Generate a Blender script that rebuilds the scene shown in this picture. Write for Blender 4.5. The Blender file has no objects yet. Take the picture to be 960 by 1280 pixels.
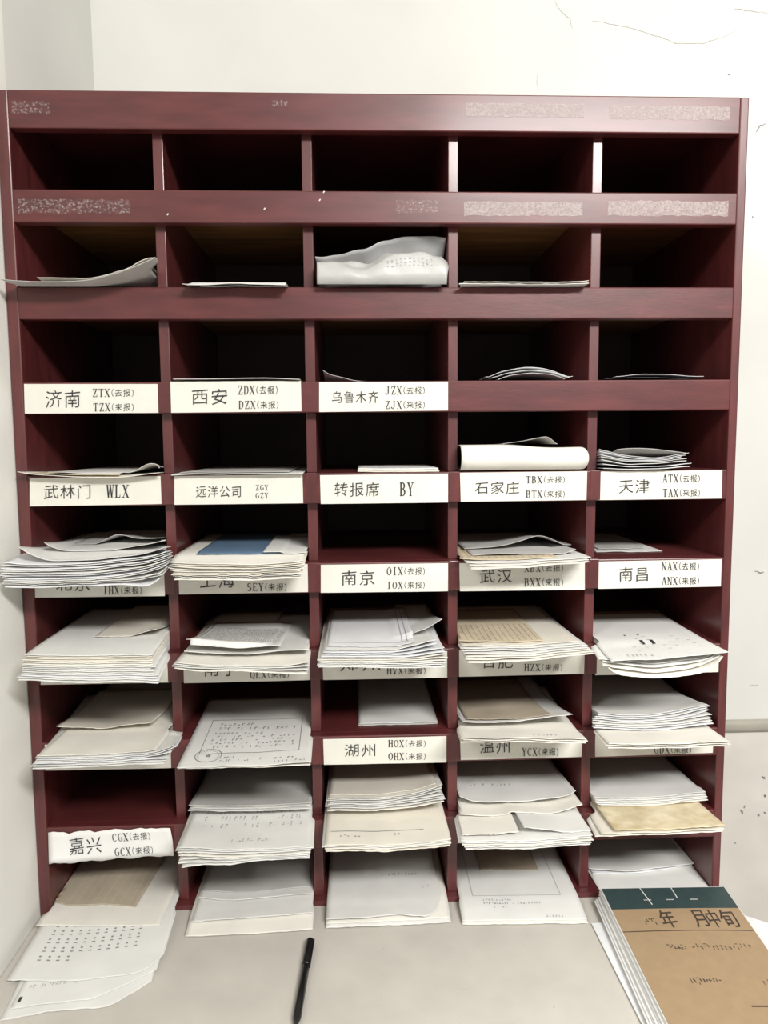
import bpy, bmesh, math, random
from mathutils import Vector, Matrix

C = bpy.context.scene.collection
SC = bpy.context.scene
OZ = 0.76                       # height of the pigeonhole datum above the floor
rnd = random.Random(7)

# ------------------------------------------------------------------ camera
FPX, CX, CY, CZ = 910.27, -0.04314, -1.16843, 0.77326
PITCH, YAW, ROLL = 0.094638, -0.03772, -0.007626
_c, _s = math.cos(YAW), math.sin(YAW)
R0, F0, UP = Vector((_c, _s, 0)), Vector((-_s, _c, 0)), Vector((0, 0, 1))
_c, _s = math.cos(PITCH), math.sin(PITCH)
FW, U0 = F0*_c - UP*_s, F0*_s + UP*_c
_c, _s = math.cos(ROLL), math.sin(ROLL)
XA, YA = R0*_c + U0*_s, -R0*_s + U0*_c
cam_d = bpy.data.cameras.new('camera'); cam = bpy.data.objects.new('camera', cam_d); C.objects.link(cam)
cam_d.sensor_fit = 'HORIZONTAL'; cam_d.sensor_width = 36; cam_d.lens = FPX/960*36
cam_d.clip_start = .02
m = Matrix((( XA.x, YA.x, -FW.x, CX), (XA.y, YA.y, -FW.y, CY), (XA.z, YA.z, -FW.z, CZ + OZ), (0, 0, 0, 1)))
cam.matrix_world = m
SC.camera = cam

# ------------------------------------------------------------------ world, lights, exposure
w = bpy.data.worlds.new('world'); SC.world = w; w.use_nodes = True
bg = w.node_tree.nodes['Background']; bg.inputs[0].default_value = (1, .98, .95, 1); bg.inputs[1].default_value = .22
def area(name, loc, rot, sx, sy, power, col=(1, .985, .95)):
    l = bpy.data.lights.new(name, 'AREA'); l.shape = 'RECTANGLE'; l.size = sx; l.size_y = sy; l.energy = power; l.color = col
    o = bpy.data.objects.new(name, l); C.objects.link(o); o.location = (loc[0], loc[1], loc[2] + OZ); o.rotation_euler = rot
area('tube_light_main', (1.05, -2.45, 2.2), (math.radians(35), 0, 0), 1.3, .40, 72)
area('tube_light_second', (-1.75, -2.45, 2.2), (math.radians(35), math.radians(-14), 0), 1.2, .40, 38)
vs = SC.view_settings
vs.view_transform = 'Standard'; vs.look = 'None'; vs.gamma = 1; vs.use_curve_mapping = False; vs.exposure = 0.72

# ------------------------------------------------------------------ helpers
def ray(px, py):
    return FW*FPX + XA*(px - 480) - YA*(py - 640)
CAM = Vector((CX, CY, CZ))
def at_y(px, py, y):
    d = ray(px, py); return CAM + d*((y - CY)/d.y)
def at_z(px, py, z):
    d = ray(px, py); return CAM + d*((z - CZ)/d.z)

def nodes(name):
    mt = bpy.data.materials.new(name); mt.use_nodes = True
    nt = mt.node_tree; return mt, nt, nt.nodes['Principled BSDF']
def mat(name, col, rough=.6, noise=.06, scale=30, bump=0, bscale=200, spec=.5, stretch=None, col2=None, coat=0):
    mt, nt, b = nodes(name)
    b.inputs['Roughness'].default_value = rough; b.inputs['Specular IOR Level'].default_value = spec
    b.inputs['Coat Weight'].default_value = coat; b.inputs['Coat Roughness'].default_value = .18
    tc = nt.nodes.new('ShaderNodeTexCoord'); mp = nt.nodes.new('ShaderNodeMapping')
    nt.links.new(tc.outputs['Object'], mp.inputs[0])
    if stretch: mp.inputs['Scale'].default_value = stretch
    n = nt.nodes.new('ShaderNodeTexNoise'); n.inputs['Scale'].default_value = scale; n.inputs['Detail'].default_value = 6
    nt.links.new(mp.outputs[0], n.inputs['Vector'])
    r = nt.nodes.new('ShaderNodeValToRGB')
    lo = col2 if col2 else tuple(c*(1 - noise*2) for c in col); hi = tuple(min(1, c*(1 + noise)) for c in col)
    r.color_ramp.elements[0].color = (*lo, 1); r.color_ramp.elements[1].color = (*hi, 1)
    r.color_ramp.elements[0].position = .3; r.color_ramp.elements[1].position = .7
    nt.links.new(n.outputs[0], r.inputs[0]); nt.links.new(r.outputs[0], b.inputs['Base Color'])
    if bump:
        n2 = nt.nodes.new('ShaderNodeTexNoise'); n2.inputs['Scale'].default_value = bscale; n2.inputs['Detail'].default_value = 4
        nt.links.new(mp.outputs[0], n2.inputs['Vector'])
        bp = nt.nodes.new('ShaderNodeBump'); bp.inputs['Strength'].default_value = bump; bp.inputs['Distance'].default_value = .002
        nt.links.new(n2.outputs[0], bp.inputs['Height']); nt.links.new(bp.outputs[0], b.inputs['Normal'])
    return mt

M = {}
M['wood'] = mat('maroon_lacquer', (.106, .022, .022), .42, .16, 9, .05, 60, .5, (1.2, 1.2, 6), None, .16)
M['wood_v'] = mat('maroon_lacquer_upright', (.106, .022, .022), .42, .16, 9, .05, 60, .5, (6, 6, 1.2), None, .45)
M['ply'] = mat('raw_plywood', (.21, .10, .034), .8, .2, 6, 0, 60, .2, (1, 8, 1))
M['back'] = mat('dark_back_board', (.075, .047, .042), .6, .15, 8)
M['wall'] = mat('white_wall_paint', (.76, .755, .715), .75, .03, 3, .12, 40, .2)
M['wall_near'] = mat('whiter_wall_paint', (.86, .85, .79), .7, .02, 3, .1, 40, .2)  # whiter tone for the near part of the left wall
M['wall_greyer'] = mat('greyer_wall_paint', (.70, .70, .665), .75, .03, 3, .12, 40, .2)  # slightly greyer tone for the set-back part of the left wall
M['wall_low'] = mat('scuffed_lower_wall', (.70, .67, .61), .6, .06, 7, .15, 40, .3)
M['floor'] = mat('grey_floor', (.35, .33, .30), .5, .1, 8)
M['ceil'] = mat('ceiling_paint', (.82, .82, .80), .8, .02, 4)
M['trunk'] = mat('grey_trunking', (.42, .40, .34), .4, .05, 20)
M['table'] = mat('grey_laminate', (.56, .53, .48), .45, .04, 14, .03, 300, .4)
M['steel'] = mat('grey_steel', (.30, .30, .30), .4, .05, 20)
M['white'] = mat('white_paper', (.735, .73, .705), .8, .035, 12, .10, 60, .2)
M['coolwhite'] = mat('bright_paper', (.745, .75, .765), .8, .03, 12, .10, 60, .2)
M['cream'] = mat('cream_paper', (.77, .73, .64), .8, .05, 12, .12, 60, .2)
M['ivory'] = mat('ivory_paper', (.79, .765, .70), .8, .04, 12, .10, 60, .2)
M['yellow'] = mat('yellowed_paper', (.64, .55, .40), .85, .08, 20, .12, 80, .2)
M['tan'] = mat('tan_paper', (.50, .43, .33), .85, .08, 14, .12, 60, .2)
M['grey'] = mat('grey_paper', (.55, .54, .52), .8, .05, 14, .10, 60, .2)
M['stain'] = mat('stained_paper', (.76, .68, .50), .85, .03, 34, .3, 40, .2, None, (.52, .42, .25))
M['blue'] = mat('blue_folder', (.13, .21, .32), .5, .05, 20)
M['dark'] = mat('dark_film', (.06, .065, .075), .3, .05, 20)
M['card'] = mat('card_stock', (.745, .73, .66), .6, .03, 20, .04, 80, .3)
M['cardw'] = mat('torn_card_stock', (.80, .79, .77), .7, .03, 20, .1, 60, .2)
M['ink'] = mat('black_ink', (.025, .025, .027), .6, .02)
M['inkg'] = mat('grey_ink', (.26, .26, .27), .7, .05)
M['inkl'] = mat('pale_ink', (.42, .41, .40), .7, .05)
M['kraft'] = mat('kraft_cover', (.35, .245, .145), .7, .03, 60, .08, 120, .3)
M['green'] = mat('dark_green_tape', (.036, .062, .062), .55, .06, 60, .08, 200, .3)
M['inkb'] = mat('brown_black_ink', (.06, .04, .03), .7, .05)
M['thread'] = mat('white_thread', (.78, .78, .76), .7, .03)
M['pen'] = mat('black_pen_plastic', (.012, .012, .013), .28, .05, 40)
M['plastic'] = mat('milky_plastic', (.46, .46, .44), .38, .05, 20, .5, 38, .5)
M['plastic_g'] = mat('grey_plastic', (.44, .44, .44), .4, .06, 20, .3, 45, .5)
M['crack'] = mat('crack_line', (.46, .44, .40), .9, .1, 60)
M['scuff'] = mat('scuff_mark', (.33, .315, .295), .9, .2, 60)
def residue_material(name, thr, lo):
    mt, nt, b = nodes(name)
    b.inputs['Base Color'].default_value = (.54, .46, .45, 1); b.inputs['Roughness'].default_value = .9
    tc = nt.nodes.new('ShaderNodeTexCoord'); n = nt.nodes.new('ShaderNodeTexNoise'); n.inputs['Scale'].default_value = 330; n.inputs['Detail'].default_value = 5
    nt.links.new(tc.outputs['Object'], n.inputs['Vector'])
    r = nt.nodes.new('ShaderNodeValToRGB'); r.color_ramp.elements[0].position = thr; r.color_ramp.elements[1].position = thr + .25
    r.color_ramp.elements[0].color = (lo, lo, lo, 1); r.color_ramp.elements[1].color = (.72, .72, .72, 1)
    nt.links.new(n.outputs[0], r.inputs[0]); nt.links.new(r.outputs[0], b.inputs['Alpha'])
    return mt
M['residue'] = residue_material('torn_label_residue', .36, .34)
M['residue2'] = residue_material('faint_label_residue', .50, .03)

ORG = {}
def link(name, me, parent=None, origin=None):
    o = bpy.data.objects.new(name, me); C.objects.link(o)
    if parent: o.parent = parent
    return o
def build(name, V, F, mts, parent=None, fm=None, smooth=False, origin=None):
    """one mesh object; vertices come in room coordinates and are stored relative to the thing's own base point"""
    V = [Vector(v) for v in V]
    if parent is not None:
        org = ORG[parent.name]
    else:
        org = origin if origin is not None else Vector(((min(v.x for v in V) + max(v.x for v in V))/2, (min(v.y for v in V) + max(v.y for v in V))/2, min(v.z for v in V)))
    me = bpy.data.meshes.new(name); me.from_pydata([v - org for v in V], [], F); me.update()
    for mm in (mts if isinstance(mts, (list, tuple)) else [mts]): me.materials.append(M[mm])
    if fm:
        for p, i in zip(me.polygons, fm): p.material_index = i
    if smooth:
        for p in me.polygons: p.use_smooth = True
    o = link(name, me, parent)
    ORG[o.name] = org
    if parent is None: o.location = org + Vector((0, 0, OZ))
    return o
def empty(name, org):
    o = bpy.data.objects.new(name, None); C.objects.link(o); org = Vector(org)
    o.location = org + Vector((0, 0, OZ)); ORG[o.name] = org; o.empty_display_size = .05
    return o
def tag(o, label=None, cat=None, group=None, kind=None):
    if label: o['label'] = label
    if cat: o['category'] = cat
    if group: o['group'] = group
    if kind: o['kind'] = kind
    return o
def boxes(bl, bev=0, seg=2):
    """bevelled boxes (x0,y0,z0,x1,y1,z1) as vertices and faces"""
    V, F = [], []
    for b in bl:
        bm = bmesh.new(); bmesh.ops.create_cube(bm, size=1)
        for v in bm.verts:
            v.co = Vector([(b[i] + b[i+3])/2 + v.co[i]*(b[i+3] - b[i]) for i in range(3)])
        if bev: bmesh.ops.bevel(bm, geom=bm.edges[:], offset=bev, segments=seg, affect='EDGES', profile=.5)
        bm.verts.index_update(); k = len(V)
        V += [v.co.copy() for v in bm.verts]; F += [[k + v.index for v in f.verts] for f in bm.faces]; bm.free()
    return V, F
def box(name, b, mt, parent=None, bev=.0015, **kw):
    V, F = boxes([b], bev); return build(name, V, F, mt, parent, **kw)
def struct(name, b, mt, bev=0):
    return tag(box(name, b, mt, None, bev), kind='structure')
def strip_path(pts, wd, nrm, th=.0006):
    """a flat ribbon of width wd following points on a surface with normal nrm (thin but solid)"""
    V, F = [], []; n = Vector(nrm)
    for i, p in enumerate(pts):
        a, b = pts[max(0, i-1)], pts[min(len(pts)-1, i+1)]
        s = (b - a).cross(n); s = s.normalized() if s.length > 1e-9 else Vector((1, 0, 0))
        ww = wd if not isinstance(wd, (list, tuple)) else wd[i]
        V += [p - s*ww/2, p + s*ww/2, p + s*ww/2 + n*th, p - s*ww/2 + n*th]
    for i in range(len(pts) - 1):
        k = 4*i
        for j in range(4): F.append([k + j, k + (j+1) % 4, k + 4 + (j+1) % 4, k + 4 + j])
    F.append([3, 2, 1, 0]); k = 4*(len(pts)-1); F.append([k, k+1, k+2, k+3])
    return V, F
def tube(pts, r, n=10):
    V, F = [], []
    for i, p in enumerate(pts):
        a, b = pts[max(0, i-1)], pts[min(len(pts)-1, i+1)]
        d = (b - a).normalized(); u = d.orthogonal().normalized(); v = d.cross(u)
        rr = r[i] if isinstance(r, (list, tuple)) else r
        for k in range(n):
            t = 2*math.pi*k/n; V.append(p + u*rr*math.cos(t) + v*rr*math.sin(t))
    for i in range(len(pts) - 1):
        for k in range(n): F.append([i*n + k, i*n + (k+1) % n, (i+1)*n + (k+1) % n, (i+1)*n + k])
    F.append(list(range(n))[::-1]); F.append([(len(pts)-1)*n + k for k in range(n)])
    return V, F

# ------------------------------------------------------------------ the room
YW, XL = .475, -.5800           # back wall, left wall
struct('floor', (-2.6, -3.2, -.80, 2.6, YW, -.76), 'floor')
struct('ceiling', (-2.6, -3.2, 2.4, 2.6, YW + .1, 2.45), 'ceil')
STRIP0, STRIP1 = at_y(932, 913, YW).z, at_y(932, 899, YW).z
wb = struct('wall_back', (-.66, YW, (STRIP0 + STRIP1)/2, 2.6, YW + .1, 2.4), 'wall')
wl = struct('wall_lower', (-.66, YW + .001, -.76, 2.6, YW + .1, (STRIP0 + STRIP1)/2), 'wall_low')
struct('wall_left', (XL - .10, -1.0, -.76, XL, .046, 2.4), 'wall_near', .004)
struct('wall_recess', (XL - .10, .046, -.76, XL - .009, YW, 2.4), 'wall_greyer')
# grey trunking along the back wall: rounded cover on a flat backing
V, F = [], []
prof = []
hh = STRIP1 - STRIP0
for k in range(9):
    a = math.pi*k/8; prof.append((YW - .003 - .010*math.sin(a)**.6, STRIP0 + hh/2 - math.cos(a)*hh/2))
prof = [(YW, STRIP0)] + prof + [(YW, STRIP1)]
for x in (.30, 2.6):
    for y, z in prof: V.append(Vector((x, y, z)))
n = len(prof)
for k in range(n - 1): F.append([k, k+1, n+k+1, n+k])
tag(build('trim_1', V, F, 'trunk', smooth=True), kind='structure')

def wall_mark(parent, name, pxs, wd, mt):
    pts = []
    for i in range(len(pxs) - 1):
        for k in range(5):
            t = k/5; j = rnd.uniform(-.8, .8)
            pts.append(at_y(pxs[i][0]*(1-t) + pxs[i+1][0]*t + j, pxs[i][1]*(1-t) + pxs[i+1][1]*t + rnd.uniform(-.8, .8), YW - .0002))
    pts.append(at_y(*pxs[-1], YW - .0002))
    ws = [wd*(.35 + .65*math.sin(math.pi*(i + .6)/(len(pts) + .2)))*rnd.uniform(.6, 1.2) for i in range(len(pts))]
    V, F = strip_path(pts, ws, (0, -1, 0), .0004)
    build(name, V, F, mt, parent)
for pxs, wd in (([(692, 0), (700, 12), (712, 24), (716, 36)], .0013), ([(740, 26), (775, 32), (800, 38), (830, 48), (845, 54), (880, 54), (900, 48), (925, 36)], .0017),
                ([(918, 11), (940, 14), (960, 16)], .0018), ([(671, 92), (671.5, 104), (673, 116)], .0010)):
    wall_mark(wb, 'crack', pxs, wd, 'crack')
for pxs, wd in (([(945, 166), (949, 158), (957, 154)], .003), ([(940, 270), (941, 273)], .003), ([(943, 714), (951, 716), (955, 715)], .003),
                ([(938, 857), (948, 856)], .0018), ([(910, 93), (912, 94)], .003)):
    wall_mark(wb, 'scuff_mark', pxs, wd, 'scuff' if wd >= .003 else 'crack')
for pxs, wd in (([(953, 970), (957, 973)], .005), ([(926, 1012), (929, 1017)], .004), ([(930, 1010), (932, 1007)], .003), ([(948, 1019), (949, 1020)], .005), ([(918, 1054), (920, 1053)], .003),
                ([(956, 994), (957, 996)], .005), ([(956, 1015), (957, 1017)], .004)):
    wall_mark(wl, 'scuff_mark', pxs, wd, 'scuff')

# ------------------------------------------------------------------ the table under the cabinet
TZ = -.010
tb = empty('table', (0, 0, -.76))
tag(tb, 'grey laminate table carrying the maroon pigeonhole cabinet', 'table')
box('tabletop', (-.5785, -.42, TZ - .03, .585, .46, TZ), 'table', tb, .002)
for x in (-.55, .51):
    for y in (-.38, .40):
        box('leg', (x, y, -.76, x + .04, y + .04, TZ - .03), 'steel', tb, .003)
box('apron', (-.51, .41, -.14, .51, .43, TZ - .03), 'steel', tb, .002)
for px, py, s in ((478, 1186, .9), (686, 1211, 1), (579, 1237, .9), (691, 1259, 1), (612, 1187, .8), (476, 1250, .8), (655, 1182, .7), (352, 1248, .6)):
    p = at_z(px, py, TZ + .0001); V, F = strip_path([p, p + Vector((.0016*s, .0004, 0)), p + Vector((.003*s, .0002, 0))], [.0008*s, .002*s, .0008*s], (0, 0, 1), .0002)
    build('speck', V, F, 'crack', tb)

# ------------------------------------------------------------------ the pigeonhole cabinet
Q, RH, P = .145167, .0489, .23
X0, X1, XI0, XI1, ZT, DEP = -.5786, .5764, -.5603, .5622, 1.3056, .44
DX = [(i - 1.5)*P for i in range(4)]
BAY = [(XI0, DX[0] - .008)] + [(DX[i] + .008, DX[i+1] - .008) for i in range(3)] + [(DX[3] + .008, XI1)]
def FLOORZ(r): return (9 - r)*Q           # r = 1 .. 9 from the top
CB = TZ + .0004
cab = empty('pigeonhole_cabinet', (0, .2, CB))
tag(cab, 'tall maroon lacquered wooden pigeonhole cabinet with forty-five open compartments', 'cabinet')
box('side_panel', (X0, 0, CB, XI0, DEP, ZT), 'wood_v', cab, .002)
box('side_panel', (XI1, 0, CB, X1, DEP, ZT), 'wood_v', cab, .002)
box('top_panel', (XI0, .019, ZT - .016, XI1, DEP, ZT), 'wood', cab, .001)
box('back_panel', (XI0, DEP - .006, CB, XI1, DEP, ZT - .016), 'back', cab, 0)
box('rail', (XI0 - .0005, -.0005, ZT - .0555, XI1 + .0005, .018, ZT), 'wood', cab, .002)
for r in range(1, 9):
    z = FLOORZ(r)
    V, F = boxes([(XI0, .018, z - .011, XI1, DEP - .006, z)])
    fm = []
    for f in F:
        zs = [V[i].z for i in f]; fm.append(1 if max(zs) < z - .01 else 0)
    build('shelf', V, F, ['wood', 'ply'], cab, fm)
    box('rail', (XI0 - .0005, -.0005, z - RH, XI1 + .0005, .018, z), 'wood', cab, .002)
box('bottom_panel', (XI0, .004, CB, XI1, DEP - .006, -.001), 'wood', cab, .001)
for r in range(1, 10):
    z0 = FLOORZ(r) if r < 9 else -.001
    z1 = (FLOORZ(r - 1) - .011) if r > 1 else ZT - .016
    for x in DX: box('divider', (x - .008, .020, z0, x + .008, DEP - .006, z1), 'wood_v', cab, .0012)
# the dividers' feet show as a slim notched post over each rail from the fifth row down
for r in range(4, 9):
    z = FLOORZ(r)
    for x in DX: box('divider_joint', (x - .0085, -.0012, z - RH + .001, x + .0085, .003, z + .0004), 'wood_v', cab, .001)

for a, b, mt in (((582, 129), (730, 147), 'residue'), ((762, 132), (912, 150), 'residue'), ((22, 249), (163, 267), 'residue2'), ((495, 250), (548, 266), 'residue2'),
                 ((580, 252), (728, 270), 'residue'), ((760, 251), (910, 270), 'residue'), ((14, 126), (62, 142), 'residue2'), ((340, 126), (360, 133), 'residue2')):
    p0, p1 = at_y(a[0], a[1], -.0008), at_y(b[0], b[1], -.0008)
    nn = 26; V, F = [], []
    for k in range(nn + 1):
        x = p0.x + (p1.x - p0.x)*k/nn
        V += [Vector((x, -.0009, p1.z + rnd.uniform(-.0012, .0012))), Vector((x, -.0009, p0.z + rnd.uniform(-.0012, .0012)))]
    for k in range(nn): F.append([2*k, 2*k + 2, 2*k + 3, 2*k + 1])
    build('label_residue', V, F, mt, cab)
for px, py in ((209, 269), (404, 241), (399, 251), (330, 262)):
    p = at_y(px, py, -.0006); V, F = strip_path([p, p + Vector((.002, 0, .0025))], .0016, (0, -1, 0), .0003); build('chip', V, F, 'card', cab)

# ------------------------------------------------------------------ name cards with their lettering
OFS = [0]
def serif(s, bold=.17):
    """narrow serif capitals as outlined strokes in a unit box"""
    V, F = [], []
    def poly(*p):
        k = len(V); V.extend(p); F.append(list(range(k, k + len(p))))
    def st(x0, y0, x1, y1, wd): poly((x0 - wd/2, y0), (x0 + wd/2, y0), (x1 + wd/2, y1), (x1 - wd/2, y1))
    def bar(x0, x1, y, h=.055): poly((x0, y), (x1, y), (x1, y + h), (x0, y + h))
    def arc(cx, cy, rx, ry, a0, a1, wx, wy=.055, n=12):
        for k in range(n):
            t0, t1 = math.radians(a0 + (a1 - a0)*k/n), math.radians(a0 + (a1 - a0)*(k+1)/n)
            q = [(cx + rx*math.cos(t), cy + ry*math.sin(t)) for t in (t0, t1)]; r = [(cx + (rx - wx)*math.cos(t), cy + (ry - wy)*math.sin(t)) for t in (t1, t0)]
            poly(q[0], q[1], *r)
    def sf(x, y, wd=.34): bar(x - wd/2, x + wd/2, y, .05)
    B, T = bold, max(.06, bold*.42)
    adv = 1/len(s)
    for i, ch in enumerate(s):
        a = len(V)
        if ch == 'W': st(.10, 1, .27, 0, B); st(.27, 0, .50, .95, T); st(.50, .95, .73, 0, B); st(.73, 0, .92, 1, T); [sf(x, .95, .26) for x in (.10, .50, .91)]
        elif ch == 'L': st(.28, 0, .28, 1, B); bar(.10, .82, 0); sf(.28, .95, .42); poly((.72, .05), (.82, 0), (.82, .30), (.78, .30))
        elif ch == 'X': st(.18, 1, .80, 0, B*1.1); st(.80, 1, .16, 0, T); [sf(x, y) for x, y in ((.18, .95), (.80, .95), (.80, 0), (.17, 0))]
        elif ch == 'Y': st(.20, 1, .50, .45, B*1.1); st(.82, 1, .50, .45, T); st(.50, 0, .50, .48, B); [sf(x, y) for x, y in ((.20, .95), (.80, .95), (.50, 0))]
        elif ch == 'B': st(.24, 0, .24, 1, B); bar(.08, .46, .95); bar(.08, .46, 0); bar(.28, .5, .5); arc(.44, .75, .36, .25, -90, 90, B); arc(.44, .275, .42, .275, -90, 90, B)
        elif ch == 'Z': bar(.14, .86, .945); bar(.12, .88, 0); st(.20, 0, .80, 1, B); poly((.14, 1), (.14, .74), (.19, .74), (.26, .95)); poly((.88, 0), (.88, .28), (.83, .28), (.74, .05))
        elif ch == 'T': bar(.08, .92, .945); st(.5, 0, .5, 1, B); sf(.5, 0); poly((.08, 1), (.08, .74), (.12, .74), (.18, .95)); poly((.92, 1), (.92, .74), (.88, .74), (.82, .95))
        elif ch == 'D': st(.22, 0, .22, 1, B); bar(.06, .44, .945); bar(.06, .44, 0); arc(.42, .5, .48, .5, -90, 90, B)
        elif ch == 'J': st(.62, .25, .62, 1, B); sf(.62, .95); arc(.38, .24, .32, .24, 180, 360, B)
        elif ch == 'G': arc(.54, .5, .46, .5, 50, 310, B); st(.80, .12, .80, .46, B); sf(.78, .44, .36)
        elif ch == 'C': arc(.54, .5, .46, .5, 48, 312, B); poly((.86, 1), (.86, .70), (.81, .70), (.78, .9))
        elif ch in 'OQ':
            arc(.5, .5, .44, .5, 0, 360, B, .055, 20)
            if ch == 'Q': st(.84, -.16, .48, .14, B)
        elif ch == 'I': st(.5, 0, .5, 1, B); sf(.5, 0, .5); sf(.5, .95, .5)
        elif ch == 'S': arc(.5, .73, .36, .27, 30, 270, B); arc(.5, .27, .38, .28, -150, 90, B)
        elif ch == 'E': st(.24, 0, .24, 1, B); bar(.08, .82, .945); bar(.08, .86, 0); bar(.28, .62, .48); poly((.82, 1), (.82, .76), (.78, .76), (.72, .95)); poly((.86, 0), (.86, .26), (.82, .26), (.74, .05))
        elif ch == 'N': st(.20, 0, .20, 1, T); st(.16, 1, .80, 0, B); st(.82, 0, .82, 1, T); sf(.18, .95, .30); sf(.20, 0, .30); sf(.82, .95, .30)
        elif ch == 'A': st(.16, 0, .48, 1, T); st(.82, 0, .50, 1, B); bar(.28, .70, .32); sf(.16, 0, .30); sf(.82, 0, .34)
        elif ch == 'H': st(.22, 0, .22, 1, B); st(.78, 0, .78, 1, B); bar(.22, .78, .48); [sf(x, y, .36) for x in (.22, .78) for y in (0, .95)]
        elif ch == 'V': st(.16, 1, .50, 0, B); st(.84, 1, .50, 0, T); sf(.16, .95); sf(.84, .95, .30)
        for j in range(a, len(V)): V[j] = ((i + .02 + V[j][0]*.94)*adv, V[j][1])
    return V, F
def text_mesh(s, kai=False):
    if s.isascii(): return serif(s, .20 if s in ('WLX', 'BY') else .18)
    cu = bpy.data.curves.new('lettering_curve', 'FONT'); cu.body = s; cu.resolution_u = 3; cu.offset = OFS[0]
    o = bpy.data.objects.new('lettering_source', cu); C.objects.link(o)
    bpy.context.view_layer.update()
    me = bpy.data.meshes.new_from_object(o.evaluated_get(bpy.context.evaluated_depsgraph_get()))
    V = [v.co.copy() for v in me.vertices]; F = [list(p.vertices) for p in me.polygons]
    bpy.data.objects.remove(o); bpy.data.curves.remove(cu); bpy.data.meshes.remove(me)
    x0, x1 = min(v.x for v in V), max(v.x for v in V); y0, y1 = min(v.y for v in V), max(v.y for v in V)
    return [((v.x - x0)/(x1 - x0), (v.y - y0)/(y1 - y0)) for v in V], F
BRUSH = [-.004]; BOLD = [0]
def brush(s):
    """brush-like place names: each character is set on its own and rises a little to the right"""
    V, F = [], []
    for i, ch in enumerate(s):
        cu = bpy.data.curves.new('lettering_curve', 'FONT'); cu.body = ch; cu.resolution_u = 3; cu.offset = BRUSH[0]
        o = bpy.data.objects.new('lettering_source', cu); C.objects.link(o); bpy.context.view_layer.update()
        me = bpy.data.meshes.new_from_object(o.evaluated_get(bpy.context.evaluated_depsgraph_get())); k = len(V)
        for v in me.vertices: V.append(Vector((v.co.x*.96 + i*1.02, v.co.y + .11*(v.co.x - .5) + .02*math.sin(v.co.x*6), 0)))
        n_ = len(V) - k; F += [[k + j for j in p.vertices] for p in me.polygons]
        if BOLD[0]:
            for dx, dy in ((BOLD[0], 0), (BOLD[0]/2, BOLD[0]*.6)):
                k2 = len(V); V += [V[k + j] + Vector((dx, dy, 0)) for j in range(n_)]; F += [[k2 + j for j in p.vertices] for p in me.polygons]
        bpy.data.objects.remove(o); bpy.data.curves.remove(cu); bpy.data.meshes.remove(me)
    x0, x1 = min(v.x for v in V), max(v.x for v in V); y0, y1 = min(v.y for v in V), max(v.y for v in V)
    return [((v.x - x0)/(x1 - x0), (v.y - y0)/(y1 - y0)) for v in V], F
def letters(specs, fn):
    """specs: (string, u0, v0, u1, v1) boxes on a surface fn(u, v)"""
    V, F = [], []
    split = []
    for s, u0, v0, u1, v1 in specs:                          # a code and the bracketed word behind it
        if '（' in s and s[0] != '（': split += [(s[:s.index('（')], u0, v0, u0 + (u1 - u0)*.44, v1), (s[s.index('（'):], u0 + (u1 - u0)*.47, v0, u1, v1)]
        else: split.append((s, u0, v0, u1, v1))
    for s, u0, v0, u1, v1 in split:
        tv, tf = (text_mesh(s) if s.isascii() else brush(s)); k = len(V)
        V += [fn(u0 + (u1 - u0)*a, v0 + (v1 - v0)*b) for a, b in tv]; F += [[k + i for i in f] for f in tf]
    return V, F
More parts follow.
